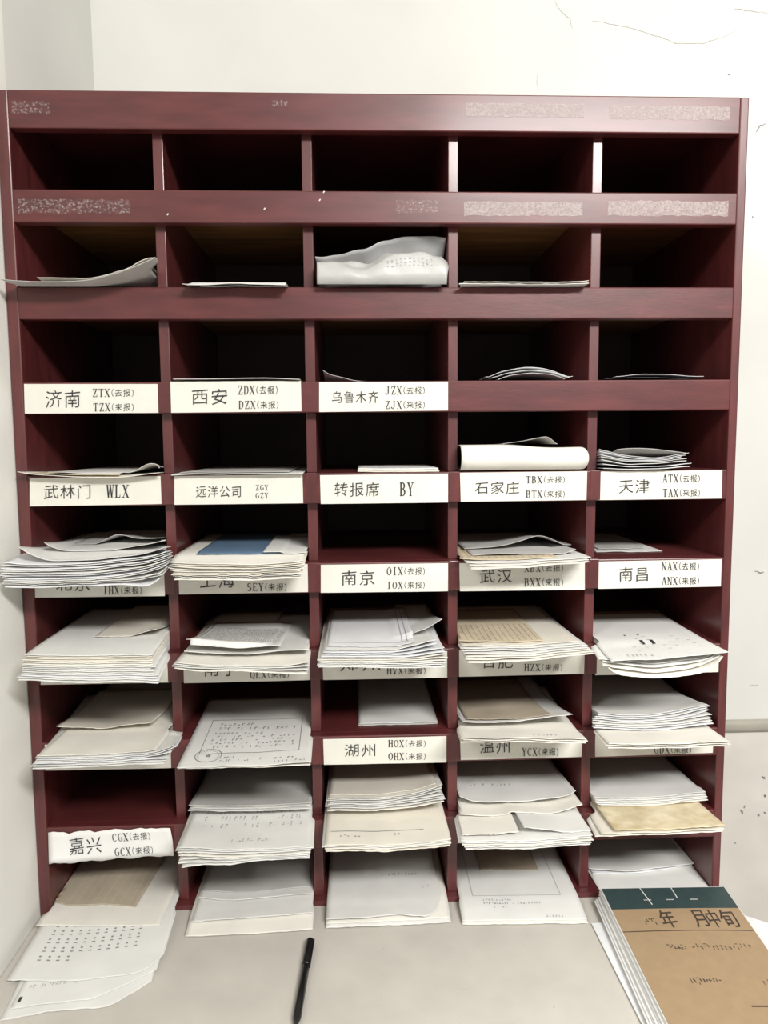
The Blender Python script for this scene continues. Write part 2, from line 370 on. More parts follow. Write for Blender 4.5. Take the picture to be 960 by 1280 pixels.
# corners in photo pixels: top-left, top-right, bottom-right, bottom-left; lettering boxes (text, x0, y0, x1, y1) in pixels
QB, LB = '（去报）', '（来报）'
CARDS = [
 (((30, 480), (197, 480), (198, 516), (31, 517)), [('济南', 57, 488, 100, 510), ('ZTX'+QB, 115, 486, 167, 496), ('TZX'+LB, 116, 504, 167, 514)]),
 (((213, 477), (376, 476), (377, 514), (214, 516)), [('西安', 240, 486, 284, 506), ('ZDX'+QB, 297, 482, 347, 493), ('DZX'+LB, 298, 501, 348, 511)]),
 (((399, 478), (560, 477), (560, 513), (399, 515)), [('乌鲁木齐', 415, 489, 473, 504), ('JZX'+QB, 481, 483, 531, 493), ('ZJX'+LB, 481, 501, 531, 511)]),
 (((37, 598), (202, 595), (202, 630), (37, 633)), [('武林门', 55, 606, 113, 624), ('WLX', 133, 606, 162, 622)]),
 (((218, 595), (378, 593), (379, 629), (218, 631)), [('远洋公司', 245, 607, 301, 622), ('ZGY', 319, 606, 336, 613), ('GZY', 319, 616, 336, 623)]),
 (((400, 594), (560, 592), (560, 628), (401, 630)), [('转报席', 418, 603, 474, 621), ('BY', 499, 603, 518, 620)]),
 (((575, 591), (734, 589), (733, 625), (576, 627)), [('石家庄', 594, 602, 649, 618), ('TBX'+QB, 657, 595, 706, 604), ('BTX'+LB, 657, 613, 706, 622)]),
 (((748, 589), (903, 588), (902, 623), (748, 625)), [('天津', 774, 599, 812, 617), ('ATX'+QB, 828, 593, 875, 603), ('TAX'+LB, 828, 611, 875, 621)]),
 (((43, 711), (206, 709), (206, 745), (44, 747)), [('北京', 70, 719, 112, 739), ('BHX'+QB, 127, 715, 178, 725), ('IHX'+LB, 128, 733, 177, 743)]),
 (((223, 707), (385, 705), (385, 740), (224, 743)), [('上海', 250, 714, 293, 735), ('EYX'+QB, 308, 711, 358, 721), ('SEY'+LB, 308, 729, 358, 739)]),
 (((401, 706), (560, 704), (560, 739), (401, 741)), [('南京', 427, 713, 468, 732), ('OIX'+QB, 483, 709, 531, 719), ('IOX'+LB, 483, 727, 531, 736)]),
 (((574, 704), (731, 702), (731, 737), (575, 739)), [('武汉', 600, 712, 640, 729), ('XBX'+QB, 655, 705, 704, 715), ('BXX'+LB, 655, 723, 704, 733)]),
 (((748, 702), (902, 699), (901, 733), (748, 736)), [('南昌', 774, 709, 810, 727), ('NAX'+QB, 827, 703, 874, 713), ('ANX'+LB, 827, 721, 874, 731)]),
 (((50, 821), (212, 819), (212, 853), (51, 856)), []),
 (((229, 818), (387, 816), (387, 850), (230, 854)), [('南宁', 255, 823, 296, 846), ('QEX'+LB, 312, 839, 361, 848)]),
 (((403, 816), (559, 814), (559, 847), (404, 850)), [('郑州', 425, 821, 475, 839), ('HVX'+LB, 483, 834, 532, 843)]),
 (((573, 813), (731, 811), (730, 842), (574, 846)), [('合肥', 602, 819, 641, 836), ('HZX'+LB, 655, 830, 703, 839)]),
 (((744, 811), (899, 808), (898, 840), (744, 844)), []),
 (((56, 931), (214, 928), (214, 960), (57, 963)), []),
 (((404, 924), (558, 920), (558, 953), (405, 956)), [('湖州', 431, 930, 469, 946), ('HOX'+QB, 485, 925, 532, 934), ('OHX'+LB, 485, 941, 532, 950)]),
 (((575, 920), (728, 917), (727, 946), (576, 950)), [('温州', 600, 924, 637, 942), ('YCX'+LB, 652, 935, 698, 945)]),
 (((744, 917), (892, 913), (891, 941), (744, 946)), [('GDX'+LB, 817, 933, 864, 942)]),
]
for cs, txt in CARDS:
    tl, tr, br, bl = [at_y(*c, -.0009) for c in cs]
    tw = rnd.uniform(.0002, .0008)
    nn = 8; V, F = [], []
    for k in range(nn + 1):
        t = k/nn; a = bl.lerp(br, t); b = tl.lerp(tr, t)
        bow = -tw*math.sin(math.pi*t*2)**2
        for p in (a, b): V.append(p + Vector((0, bow, 0)))
        for p in (b, a): V.append(p + Vector((0, bow + .0004, 0)))
    for k in range(nn):
        for j in range(4): F.append([4*k + j, 4*k + (j+1) % 4, 4*k + 4 + (j+1) % 4, 4*k + 4 + j])
    F += [[3, 2, 1, 0], [4*nn, 4*nn+1, 4*nn+2, 4*nn+3]]
    card = build('name_card', V, F, 'card', cab); ORG[card.name] = ORG[cab.name]
    if txt:
        for s, x0, y0, x1, y1 in txt:
            V, F = letters([(s, x0, y1, x1, y0)], lambda u, v: at_y(u, v, -.0021))
            build('lettering', V, F, 'ink', card)
# the torn card that has come loose from the ninth rail
def torn(u, v):           # u along, v up
    y = -.0025 - .010*(1 - v)**2*(1 - u)**1.5 - .006*max(0, u - .85)/.15*(.3 + v*.3)
    px = (61 + 4*(1 - v)) + u*(154 + 0*(1-v)) ; py = 1040 + (1 - v)*35 - u*7
    p = at_y(px, py, 0); return Vector((p.x, y, p.z))
nu, nv = 24, 6; V, F = [], []
for side in (0, 1):
    for j in range(nv + 1):
        for i in range(nu + 1):
            u, v = i/nu, j/nv
            uu = u - (.02*v*(1-v) if i == 0 else 0) - (.015*abs(v-.5) if i == nu else 0)
            vv = v + ((.03*math.sin(i*1.1)*(i % 5 != 2) - (.05 if i in (4, 9, 19) and j == nv else 0)) if side == 0 and j in (0, nv) and 0 < i < nu else 0)
            if side == 1: q = V[j*(nu+1) + i]; V.append(q + Vector((0, .0006, 0)))
            else: V.append(torn(uu, vv))
N = (nu+1)*(nv+1)
for j in range(nv):
    for i in range(nu):
        a = j*(nu+1) + i; F.append([a, a+1, a+nu+2, a+nu+1]); F.append([N+a+nu+1, N+a+nu+2, N+a+1, N+a])
edge = [i for i in range(nu+1)] + [j*(nu+1)+nu for j in range(1, nv+1)] + [nv*(nu+1)+i for i in range(nu-1, -1, -1)] + [j*(nu+1) for j in range(nv-1, 0, -1)]
for a, b in zip(edge, edge[1:] + edge[:1]): F.append([b, a, N+a, N+b])
card = build('name_card', V, F, 'cardw', cab, smooth=True); card['label'] = 'torn white name card peeling off its rail'; ORG[card.name] = ORG[cab.name]
for tx in (('嘉兴', .165, .22, .42, .80), ('CGX'+QB, .51, .60, .82, .88), ('GCX'+LB, .52, .10, .83, .38)):
    V, F = letters([tx], lambda u, v: torn(u, v) - Vector((0, .0012, 0)))
    build('lettering', V, F, 'ink', card)

# ------------------------------------------------------------------ sheets of paper
ORD = ['', 'first', 'second', 'third', 'fourth', 'fifth', 'sixth', 'seventh', 'eighth', 'ninth', 'tenth', 'eleventh', 'twelfth', 'thirteenth', 'fourteenth', 'fifteenth', 'sixteenth', 'seventeenth', 'eighteenth', 'nineteenth', 'twentieth']
NAME = {'white': 'white', 'coolwhite': 'bright white', 'cream': 'cream', 'ivory': 'ivory', 'yellow': 'yellowed', 'tan': 'tan', 'grey': 'grey', 'stain': 'stained', 'dark': 'dark'}
def resample(pts, n):
    d = [0]
    for a, b in zip(pts, pts[1:]): d.append(d[-1] + math.hypot(b[0] - a[0], b[1] - a[1]))
    out = []
    for k in range(n + 1):
        t = d[-1]*k/n; i = 0
        while i < len(pts) - 2 and d[i+1] < t: i += 1
        f = (t - d[i])/max(1e-9, d[i+1] - d[i]); out.append((pts[i][0] + (pts[i+1][0] - pts[i][0])*f, pts[i][1] + (pts[i+1][1] - pts[i][1])*f))
    for _ in range(2):
        out = [out[0]] + [tuple((a[i] + 2*b[i] + c[i])/4 for i in (0, 1)) for a, b, c in zip(out, out[1:], out[2:])] + [out[-1]]
    return out
GX, GY, GS = -.80, -.46, .005
import numpy as np
FIELD = np.full((320, 190), -1.0)
def field_add(S, t):
    T = np.full(FIELD.shape, -1.0)
    for i in range(81):
        for j in range(91):
            q = S(i/80, j/90); a, b = int((q.x - GX)/GS), int((q.y - GY)/GS)
            if 0 <= a < 320 and 0 <= b < 190 and T[a, b] < q.z + t: T[a, b] = q.z + t
    D = T.copy()
    for da in (-2, -1, 0, 1, 2):
        for db in (-2, -1, 0, 1, 2): D = np.maximum(D, np.roll(np.roll(T, da, 0), db, 1))
    np.maximum(FIELD, np.where(T > -1, T, D), out=FIELD)
class Surf:
    """a limp sheet: its front edge, its straight back edge, and how it sags or lifts between"""
    def __init__(s, front, zb, y=None, dz=None, L=.297, sk=0, p=2.5, wav=.0008, seed=0, bay=None, floor=0, bw=None, lim=.425):
        n = 20; s.n = n; pts = resample(front, n); s.rn = random.Random(seed); s.zb, s.p, s.wav, s.bay, s.floor = zb, p, wav, bay, floor; s.field = None
        s.F = [at_y(px, py, y) if y is not None else at_z(px, py, zb + (dz or 0)) for px, py in pts]
        ph = [s.rn.uniform(0, 6.28) for _ in range(4)]; s.ph = ph
        a, b = s.F[0], s.F[-1]; wd = b.x - a.x
        ym = min(lim, (a.y + b.y)/2 + L)
        tilt = (b.y - a.y)*.6
        xm = (a.x + b.x)/2 + sk; hw = (bw if bw else wd)/2
        if bay:
            hw = min(hw, (bay[1] - bay[0])/2 - .002); xm = min(max(xm, bay[0] + hw + .0015), bay[1] - hw - .0015)
        s.B = [Vector((xm - hw + 2*hw*k/n, min(lim, ym - tilt/2 + tilt*k/n), zb)) for k in range(n + 1)]
    def __call__(s, u, v, off=0):
        k = min(s.n - 1, max(0, int(u*s.n))); f = u*s.n - k
        A = s.F[k].lerp(s.F[k+1], f); B = s.B[k].lerp(s.B[k+1], f)
        q = A.lerp(B, v); dz = A.z - s.zb
        if dz < 0 and A.y < -.001: g = min(1, max(0, -q.y/(-A.y)))**1.4
        else: g = max(0, 1 - v)**s.p
        z = s.zb + dz*g
        e = (1 - v)**2
        z += .00025*(math.sin(q.x*83 + q.y*31 + s.ph[2]) + math.sin(q.y*67 - q.x*39 + s.ph[3]))*e
        z += s.wav*e*(math.sin(u*7 + s.ph[0]) + .6*math.sin(u*15 + v*5 + s.ph[1]))*.6
        if q.y > -.008: z = max(z, s.floor)
        x = q.x
        if s.bay and q.y > -.06:
            ex = max(0, -q.y - .012)*1.4
            x = min(max(x, s.bay[0] + .0012 - ex), s.bay[1] - .0012 + ex)
        if s.field is not None:
            gx, gy = (x - GX)/GS - .5, (q.y - GY)/GS - .5; a, b = int(gx), int(gy)
            if 0 <= a < 319 and 0 <= b < 189:
                fx, fy = gx - a, gy - b; h = s.field[a:a+2, b:b+2]; hm = h.max()
                if hm > -1:
                    g = [[c if c > -1 else hm - .0004 for c in r_] for r_ in h.tolist()]
                    hz = (g[0][0]*(1-fx) + g[1][0]*fx)*(1-fy) + (g[0][1]*(1-fx) + g[1][1]*fx)*fy
                    z = max(z, hz + .0013)
        return Vector((x, q.y, z + off))
def solid(S, t, nu=24, nv=26, rag=0, rn=rnd):
    V, F = [], []
    vv = [(j/nv)**1.5 for j in range(nv + 1)]
    jit = [rn.uniform(-rag, rag) for _ in range(nu + 1)]
    for side in (0, 1):
        for j in range(nv + 1):
            for i in range(nu + 1):
                q = S(i/nu, vv[j], 0 if side else t)
                if j == 0: q.y += jit[i]
                V.append(q)
    N = (nu+1)*(nv+1)
    for j in range(nv):
        for i in range(nu):
            a = j*(nu+1) + i; F.append([a, a+1, a+nu+2, a+nu+1]); F.append([N+a+nu+1, N+a+nu+2, N+a+1, N+a])
    edge = [i for i in range(nu+1)] + [j*(nu+1)+nu for j in range(1, nv+1)] + [nv*(nu+1)+i for i in range(nu-1, -1, -1)] + [j*(nu+1) for j in range(nv-1, 0, -1)]
    for a, b in zip(edge, edge[1:] + edge[:1]): F.append([b, a, N+a, N+b])
    return V, F
def quad_marks(S, t, quads):
    V, F = [], []
    for u0, v0, u1, v1 in quads:
        k = len(V); m = max(1, int(abs(u1 - u0)/.04)); l = max(1, int(abs(v1 - v0)/.04))
        for j in range(l + 1):
            for i in range(m + 1): V.append(S(u0 + (u1 - u0)*i/m, v0 + (v1 - v0)*j/l, t + .0005))
        for j in range(l):
            for i in range(m):
                a = k + j*(m+1) + i; F.append([a, a+1, a+m+2, a+m+1])
    return V, F
def rows(u0, u1, v0, v1, n, cw=.012, gap=.6, fill=.85, rn=None):
    """lines of small illegible characters, each a couple of strokes"""
    rn = rn or rnd; q = []
    for r in range(n):
        v = v0 + (v1 - v0)*(r + .5)/n; h = (v1 - v0)/n*.32; u = u0
        end = u1 if r < n - 1 else u0 + (u1 - u0)*rn.uniform(.4, .8)
        while u < end:
            if rn.random() < fill:
                q.append((u, v - h*rn.uniform(.2, 1), u + cw*.75, v - h*.2)) if rn.random() < .5 else q.append((u, v - h, u + cw*.3, v + h*rn.uniform(.3, 1)))
                if rn.random() < .6: q.append((u + cw*.2, v + h*.2, u + cw*.8, v + h*.75))
            u += cw*(1 + gap*rn.uniform(.3, .7))
    return q
def frame(u0, v0, u1, v1, w=.006, wv=.005):
    return [(u0, v0, u1, v0 + wv), (u0, v1 - wv, u1, v1), (u0, v0, u0 + w, v1), (u1 - w, v0, u1, v1)]
def clip_rows(q): return [x for x in q if 0 <= x[1] <= 1 and 0 <= x[3] <= 1 and x[0] >= 0 and x[2] <= 1]

nsheet = [0]
TOPZ = {}; STAMP = []
def pile(r, c, layers, base=None, fill=True):
    """layers from the bottom to the top: dicts with f (front edge pixels), t (mm), and y or dz"""
    floor = (base if base else FLOORZ(r)) + .0006; z = floor; bay = BAY[c - 1]
    full = []
    for d in layers:                                        # more sheets of the same kind between two well-spaced edges
        if full and 'y' in d and 'y' in full[-1] and fill:
            e = full[-1]; A, B = resample(e['f'], 6), resample(d['f'], 6)
            gap = sum(a[1] - b[1] for a, b in zip(A, B))/7
            if 4.2 < gap < 14 and abs(A[0][0] - B[0][0]) < 14 and abs(A[-1][0] - B[-1][0]) < 14 and abs(e['y'] - d['y']) < .03:
                k = min(2, int(gap/3.2) - 0)
                for j in range(1, k + 1):
                    t = j/(k + 1); jx, jr = rnd.uniform(-4, 3.5), rnd.uniform(-4, 3.5)
                    f = [(a[0]*(1-t) + b[0]*t + (jx if i == 0 else jr if i == 6 else 0), a[1]*(1-t) + b[1]*t + rnd.uniform(-.7, .7)) for i, (a, b) in enumerate(zip(A, B))]
                    full.append(dict(f=f, y=e['y']*(1-t) + d['y']*t, t=.7, m=rnd.choice([e.get('m', 'white'), e.get('m', 'white'), 'white']), w=.0012, g=.2))
        full.append(d)
    layers = full; n = len(layers); FIELD[:] = -1
    place = f'{ORD[c]} pigeonhole of the {ORD[r]} row'
    for k, d in enumerate(layers):
        t = d.get('t', .8)/1000; mt = d.get('m', 'white'); nsheet[0] += 1
        S = Surf(d['f'], z, d.get('y'), d.get('dz'), d.get('L', .297), d.get('sk', 0), d.get('p', 2.5), d.get('w', .0008), r*100 + c*10, bay, z, d.get('bw'))
        if k: S.field = FIELD.copy()
        V, F = solid(S, t, rag=d.get('rag', .0010)); field_add(S, t)
        o = build('paper_sheet', V, F, mt, None, smooth=False)
        for p_ in o.data.polygons: p_.use_smooth = len(p_.vertices) == 4 and p_.index < 1248
        pos = 'lying alone' if n == 1 else ('on top' if k == n - 1 else ('at the bottom' if k == 0 else f'{ORD[n - k]} from top'))
        look = d.get('look') or f"{NAME.get(mt, mt)} sheet"
        tag(o, f'{look}, {pos}, {place}', 'paper', f'papers in the {place}')
        for nm, quads, im in d.get('marks', []):
            V, F = quad_marks(S, t, clip_rows(quads)); build(nm, V, F, im, o)
        if 'stamp' in look: STAMP[:] = [S, t]
        z += t + d.get('g', .6)/1000
    TOPZ[(r, c)] = z
def L(f, **k): return dict(f=f, **k)

# row two
pile(2, 1, [L([(0, 349), (20, 352), (70, 352), (115, 350), (150, 342), (180, 328), (194, 322)], y=-.045, m='grey', t=.6, p=1.6, bw=.2, look='grey curling sheet jutting past the frame'),
            L([(46, 347), (80, 348), (118, 347), (158, 338), (182, 322), (188, 319), (196, 324)], y=-.03, m='cream', t=.6, p=1.6, look='cream sheet with a curled corner')])
pile(2, 2, [L([(250, 358), (300, 358), (359, 358)], y=-.015, m='grey', t=.8), L([(228, 355), (248, 356), (300, 355), (357, 356)], y=-.03, m='white', t=.6, look='thin white sheet')])
pile(2, 4, [L([(574, 355), (640, 355.6), (736, 354.6)], y=-.022, m='white', t=1), L([(580, 353.5), (650, 354.5), (710, 354), (736, 351)], y=-.025, m='cream', t=.6)])
# row three
pile(3, 2, [L([(216, 474), (300, 472.5), (375, 474)], y=-.008, m='white', t=.5, look='narrow white sheet edge above a name card')])
pile(3, 3, [L([(404, 463), (412, 469), (425, 472), (440, 476), (500, 477)], y=.03, m='coolwhite', t=.5, p=3, look='white sheet with one corner curled up')])
pile(3, 4, [L([(622, 475), (640, 468), (665, 466), (690, 469), (706, 474)], y=.015, m='coolwhite', t=.6, p=.5), L([(614, 474.5), (632, 466), (660, 462), (690, 465.5), (712, 474)], y=.02, m='white', t=.6, p=.5),
            L([(607, 474), (628, 463.5), (655, 458.5), (682, 461), (716, 474)], y=.03, m='coolwhite', t=.6, p=.5, look='arched white sheet')])
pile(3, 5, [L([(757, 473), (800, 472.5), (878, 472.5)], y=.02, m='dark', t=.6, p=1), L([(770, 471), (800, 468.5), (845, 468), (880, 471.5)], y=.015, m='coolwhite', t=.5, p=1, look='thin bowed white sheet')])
# row four
pile(4, 1, [L([(22, 590), (34, 593.5), (80, 596), (145, 597), (200, 592)], y=-.02, m='cream', t=.8, look='cream sheet poking past the frame'), L([(40, 592), (100, 594), (148, 596)], y=-.022, m='yellow', t=.6),
            L([(60, 591), (140, 593), (168, 590), (180, 582), (188, 576), (204, 586)], y=-.015, m='white', t=.5, p=3, look='white sheet with one tall curled corner')])
pile(4, 2, [L([(214, 594), (290, 592.5), (379, 592.5)], y=-.012, m='white', t=.5), L([(225, 593), (285, 591), (362, 591)], y=.0, m='grey', t=.5)])
pile(4, 3, [L([(447, 590), (549, 590)], y=.004, m='cream', t=2.2, g=.3, L=.2), L([(448, 587.5), (548, 587.5)], y=.006, m='white', t=2.2, L=.2)])
pile(4, 5, [L([(747, 586), (800, 587), (862, 584)], y=-.01, m='white', t=.8), L([(746, 580), (790, 584), (845, 582), (864, 580)], y=-.006, m='coolwhite', t=.8), L([(746, 574), (785, 581), (858, 577)], y=.0, m='white', t=.8),
            L([(747, 568), (780, 575), (830, 576), (852, 572)], y=.006, m='coolwhite', t=.8), L([(749, 562), (775, 569), (825, 573), (861, 567)], y=.015, m='grey', t=.8), L([(770, 563), (800, 560), (835, 563), (857, 567)], y=.05, m='grey', t=.8, L=.22)])
# row five
pile(5, 1, [L([(6, 733), (60, 735), (120, 733), (160, 731), (187, 734), (200, 722)], y=-.085, m='coolwhite', t=1.2, w=.0016), L([(3, 728), (70, 731), (130, 728), (190, 725), (205, 712)], y=-.09, m='white', t=1.2, w=.0016),
            L([(3, 722), (55, 725), (130, 723), (188, 717), (207, 706)], y=-.086, m='coolwhite', t=1.2, w=.0016), L([(1, 716), (70, 719), (120, 717), (185, 709), (206, 700)], y=-.09, m='white', t=1.2, w=.0016),
            L([(0, 710), (50, 713), (110, 711), (180, 705), (208, 694)], y=-.084, m='coolwhite', t=1.2, w=.0014), L([(3, 702), (40, 707), (110, 706), (180, 699), (207, 689)], y=-.078, m='coolwhite', t=1.2, w=.0014),
            L([(22, 683), (35, 692), (62, 702), (110, 701), (170, 695), (208, 683)], y=-.07, m='white', t=.8, p=2, w=.001, look='white sheet with its corner bent up'),
            L([(55, 678), (72, 688), (108, 691), (150, 687), (208, 675)], y=-.02, m='white', t=.7, p=1.5, look='curled white sheet'),
            L([(90, 680), (120, 681), (146, 667), (170, 674), (206, 672)], y=.04, m='grey', t=.7, p=1.5, L=.25, look='grey wavy sheet')])
pile(5, 2, [L([(218, 725), (300, 726), (376, 722)], y=-.055, m='ivory', t=1.2), L([(214, 720), (300, 722), (378, 717)], y=-.06, m='cream', t=1.2), L([(213, 714.5), (300, 717.5), (380, 712)], y=-.058, m='ivory', t=1.2),
            L([(212, 709), (300, 713), (381, 707)], y=-.06, m='cream', t=1.2), L([(213, 704), (300, 707), (379, 702)], y=-.055, m='ivory', t=1),
            L([(246, 697), (290, 698), (346, 697)], y=-.02, m='blue', t=1, L=.25, p=1.5, look='blue paper folder'),
            L([(329, 700), (350, 692), (383, 691)], y=-.025, m='white', t=.6, L=.2, p=2, look='narrow white folded slip beside the blue folder')])
pile(5, 4, [L([(589, 711), (660, 710), (737, 702)], y=-.065, m='ivory', t=.7), L([(583, 703), (640, 706), (739, 697)], y=-.045, m='white', t=.7),
            L([(575, 698), (640, 702), (697, 701)], y=-.03, m='yellow', t=.7, p=1.6, look='yellowed ruled sheet', marks=[('ruled_line', [(.04 + .07*k, .03, .046 + .07*k, .5) for k in range(14)], 'tan')]),
            L([(590, 694), (640, 692), (690, 697), (720, 687)], y=.0, m='grey', t=.7, p=1.5), L([(580, 686), (625, 683), (655, 676), (673, 668), (695, 676), (714, 686)], y=.06, m='grey', t=.7, p=1.2, L=.24, look='grey sheet humped in its middle')])
pile(5, 5, [L([(745, 690), (790, 690), (828, 689)], dz=0, m='white', t=.6, L=.25), L([(748, 686), (780, 686), (806, 685)], dz=.001, m='grey', t=.6, L=.22)])
# row six
pile(6, 1, [L([(23, 851), (55, 850), (84, 854), (130, 853), (198, 854)], y=-.115, m='white', t=1, w=.0014), L([(26, 845), (80, 848), (140, 847), (196, 848)], y=-.11, m='coolwhite', t=1.2), L([(28, 838), (100, 841), (192, 839)], y=-.105, m='white', t=1.2),
            L([(28, 831), (110, 834), (191, 832)], y=-.1, m='ivory', t=1.2), L([(28, 826), (110, 828), (191, 826)], y=-.096, m='cream', t=1.6), L([(31, 819), (125, 822), (191, 819)], y=-.092, m='white', t=1),
            L([(118, 796), (160, 796), (197, 786)], y=-.01, m='cream', t=.8, look='narrow cream sheet')])
TYPED = [('printed_text', rows(.06, .94, .08, .80, 12, .022, .5, 1), 'inkg')]
pile(6, 2, [L([(218, 836), (256, 841), (298, 837), (350, 843), (384, 843)], y=-.10, m='ivory', t=.8, w=.002), L([(219, 829), (280, 834), (340, 836), (386, 828)], y=-.095, m='ivory', t=.8), L([(230, 815), (300, 818), (386, 812)], y=-.055, m='white', t=.8),
            L([(233, 800), (280, 803), (330, 806)], y=-.045, m='cream', t=.8), L([(238, 809), (290, 811), (351, 807)], y=-.055, m='white', t=.6, L=.20, p=1.2, look='white typed form', marks=TYPED)])
pile(6, 3, [L([(398, 834), (480, 835), (556, 834)], y=-.10, m='white', t=.8), L([(399, 828), (480, 828), (557, 826)], y=-.095, m='ivory', t=1),
            L([(401, 823), (480, 824), (556, 815)], y=-.09, m='coolwhite', t=.8, look='white form with black ruled border', marks=[('ruled_line', frame(.05, .06, .96, .92, .012, .008) + [(.5, .06, .508, .3)], 'inkg')]),
            L([(405, 818), (470, 818), (545, 800)], y=-.075, m='white', t=.8), L([(503, 797), (530, 787), (553, 774)], y=-.0, m='white', t=.7, p=1.5, L=.25, look='white sheet turned up at one side'),
            L([(409, 811), (470, 811), (519, 806)], y=-.06, m='coolwhite', t=.7, L=.26, p=1.5, look='white sheet with thin ruled margin', marks=[('ruled_line', [(.06, .08, .94, .085), (.86, .08, .867, .9), (.92, .08, .927, .9)], 'inkg')])])
pile(6, 4, [L([(585, 829), (640, 828), (743, 817)], y=-.085, m='ivory', t=.8, marks=[('pencil_line', [(.08, .04, .85, .045)], 'inkg')]), L([(580, 818), (660, 817), (735, 812)], y=-.07, m='white', t=.7), L([(577, 808), (660, 807), (724, 802)], y=-.045, m='cream', t=.7),
            L([(574, 801), (630, 803), (679, 801)], y=-.03, m='yellow', t=.7, L=.24, p=1.5, look='yellowed ruled sheet', marks=[('ruled_line', [(.04 + .07*k, .03, .046 + .07*k, .5) for k in range(14)], 'tan')])])
HAND = [('handwriting', [(.30 + .09*k + .01*j, .30 - .07*j + .05*(k % 3), .33 + .09*k + .01*j, .305 - .07*j + .05*(k % 3)) for k in range(7) for j in range(3)] + rows(.1, .9, .04, .12, 1, .02, 2, .5), 'inkl'),
        ('ink_blot', [(.415, .27, .445, .325), (.51, .27, .54, .33), (.33, .42, .345, .44), (.46, .43, .475, .45)], 'ink')]
pile(6, 5, [L([(761, 836), (770, 845), (810, 847), (855, 846), (890, 839), (904, 822)], y=-.095, m='ivory', t=.8, w=.001, look='cream folded sheet with rounded edge'), L([(748, 824), (820, 830), (898, 820)], y=-.085, m='white', t=.7),
            L([(764, 827), (820, 824), (880, 819), (911, 816)], y=-.10, m='white', t=.6, L=.29, p=1.2, look='white sheet with two black ink blots', marks=HAND)])
# row seven
pile(7, 1, [L([(40, 962), (120, 958), (205, 955)], y=-.115, m='white', t=.9), L([(42, 955), (130, 953), (210, 948)], y=-.11, m='coolwhite', t=1), L([(44, 950), (130, 949), (200, 953), (222, 925)], y=-.105, m='white', t=.7, w=.0014, look='white sheet with bent corner'),
            L([(46, 947), (120, 946), (196, 948)], y=-.10, m='ivory', t=.7), L([(70, 908), (130, 911), (190, 903)], y=.0, m='cream', t=.7, L=.28)])
def stamp(uc, vc, ru, rv):
    q = []
    for k in range(36):
        a, b = 2*math.pi*k/36, 2*math.pi*(k+1)/36
        q.append((a, b))
    return uc, vc, ru, rv
pile(7, 2, [L([(222, 961), (312, 960), (388, 956)], y=-.11, m='ivory', t=.7), L([(221, 960), (312, 958), (389, 952)], y=-.112, m='white', t=.6, p=1.3, look='printed sheet with round star stamp',
     marks=[('printed_frame', frame(.12, .155, .90, .62, .006, .005), 'inkg'), ('printed_text', rows(.18, .86, .22, .44, 5, .022, 1.1, .7) + rows(.2, .84, .46, .58, 2, .026, .9, .8), 'inkg'), ('handwriting', rows(.30, .55, .045, .12, 2, .018) + rows(.58, .72, .06, .1, 1, .02) + rows(.72, .95, .02, .09, 2, .02, 1), 'inkg')])])
pile(7, 3, [L([(448, 907), (500, 906), (547, 905)], dz=0, m='grey', t=.8, L=.25, w=.0002), L([(449, 905), (500, 904), (547, 903)], dz=.0005, m='white', t=.6, L=.26, w=.0002)])
pile(7, 4, [L([(576, 928), (650, 928), (732, 929)], y=-.088, m='ivory', t=1), L([(576, 923), (650, 923), (733, 924)], y=-.086, m='ivory', t=.8, look='ivory sheet with faint pencil notes', marks=[('pencil_note', rows(.72, .9, .30, .36, 1, .02) + rows(.6, .9, .05, .09, 1, .02, 1.5), 'inkl')]),
            L([(578, 903), (640, 903), (716, 893)], y=-.02, m='white', t=.8), L([(584, 899), (640, 899), (690, 895)], y=-.012, m='tan', t=.7, L=.27, look='tan cover sheet')])
pile(7, 5, [L([(760, 936), (840, 935), (912, 933)], y=-.095, m='ivory', t=1), L([(761, 931), (840, 930), (913, 928)], y=-.097, m='ivory', t=1), L([(742, 911), (780, 911), (822, 914), (892, 905)], y=-.035, m='coolwhite', t=1, w=.0014), L([(741, 905), (790, 907), (850, 905), (889, 898)], y=-.03, m='white', t=.9),
            L([(740, 899), (790, 902), (854, 901), (886, 888)], y=-.022, m='coolwhite', t=.8, w=.0014), L([(740, 893), (800, 896), (884, 882)], y=-.01, m='white', t=.7)])
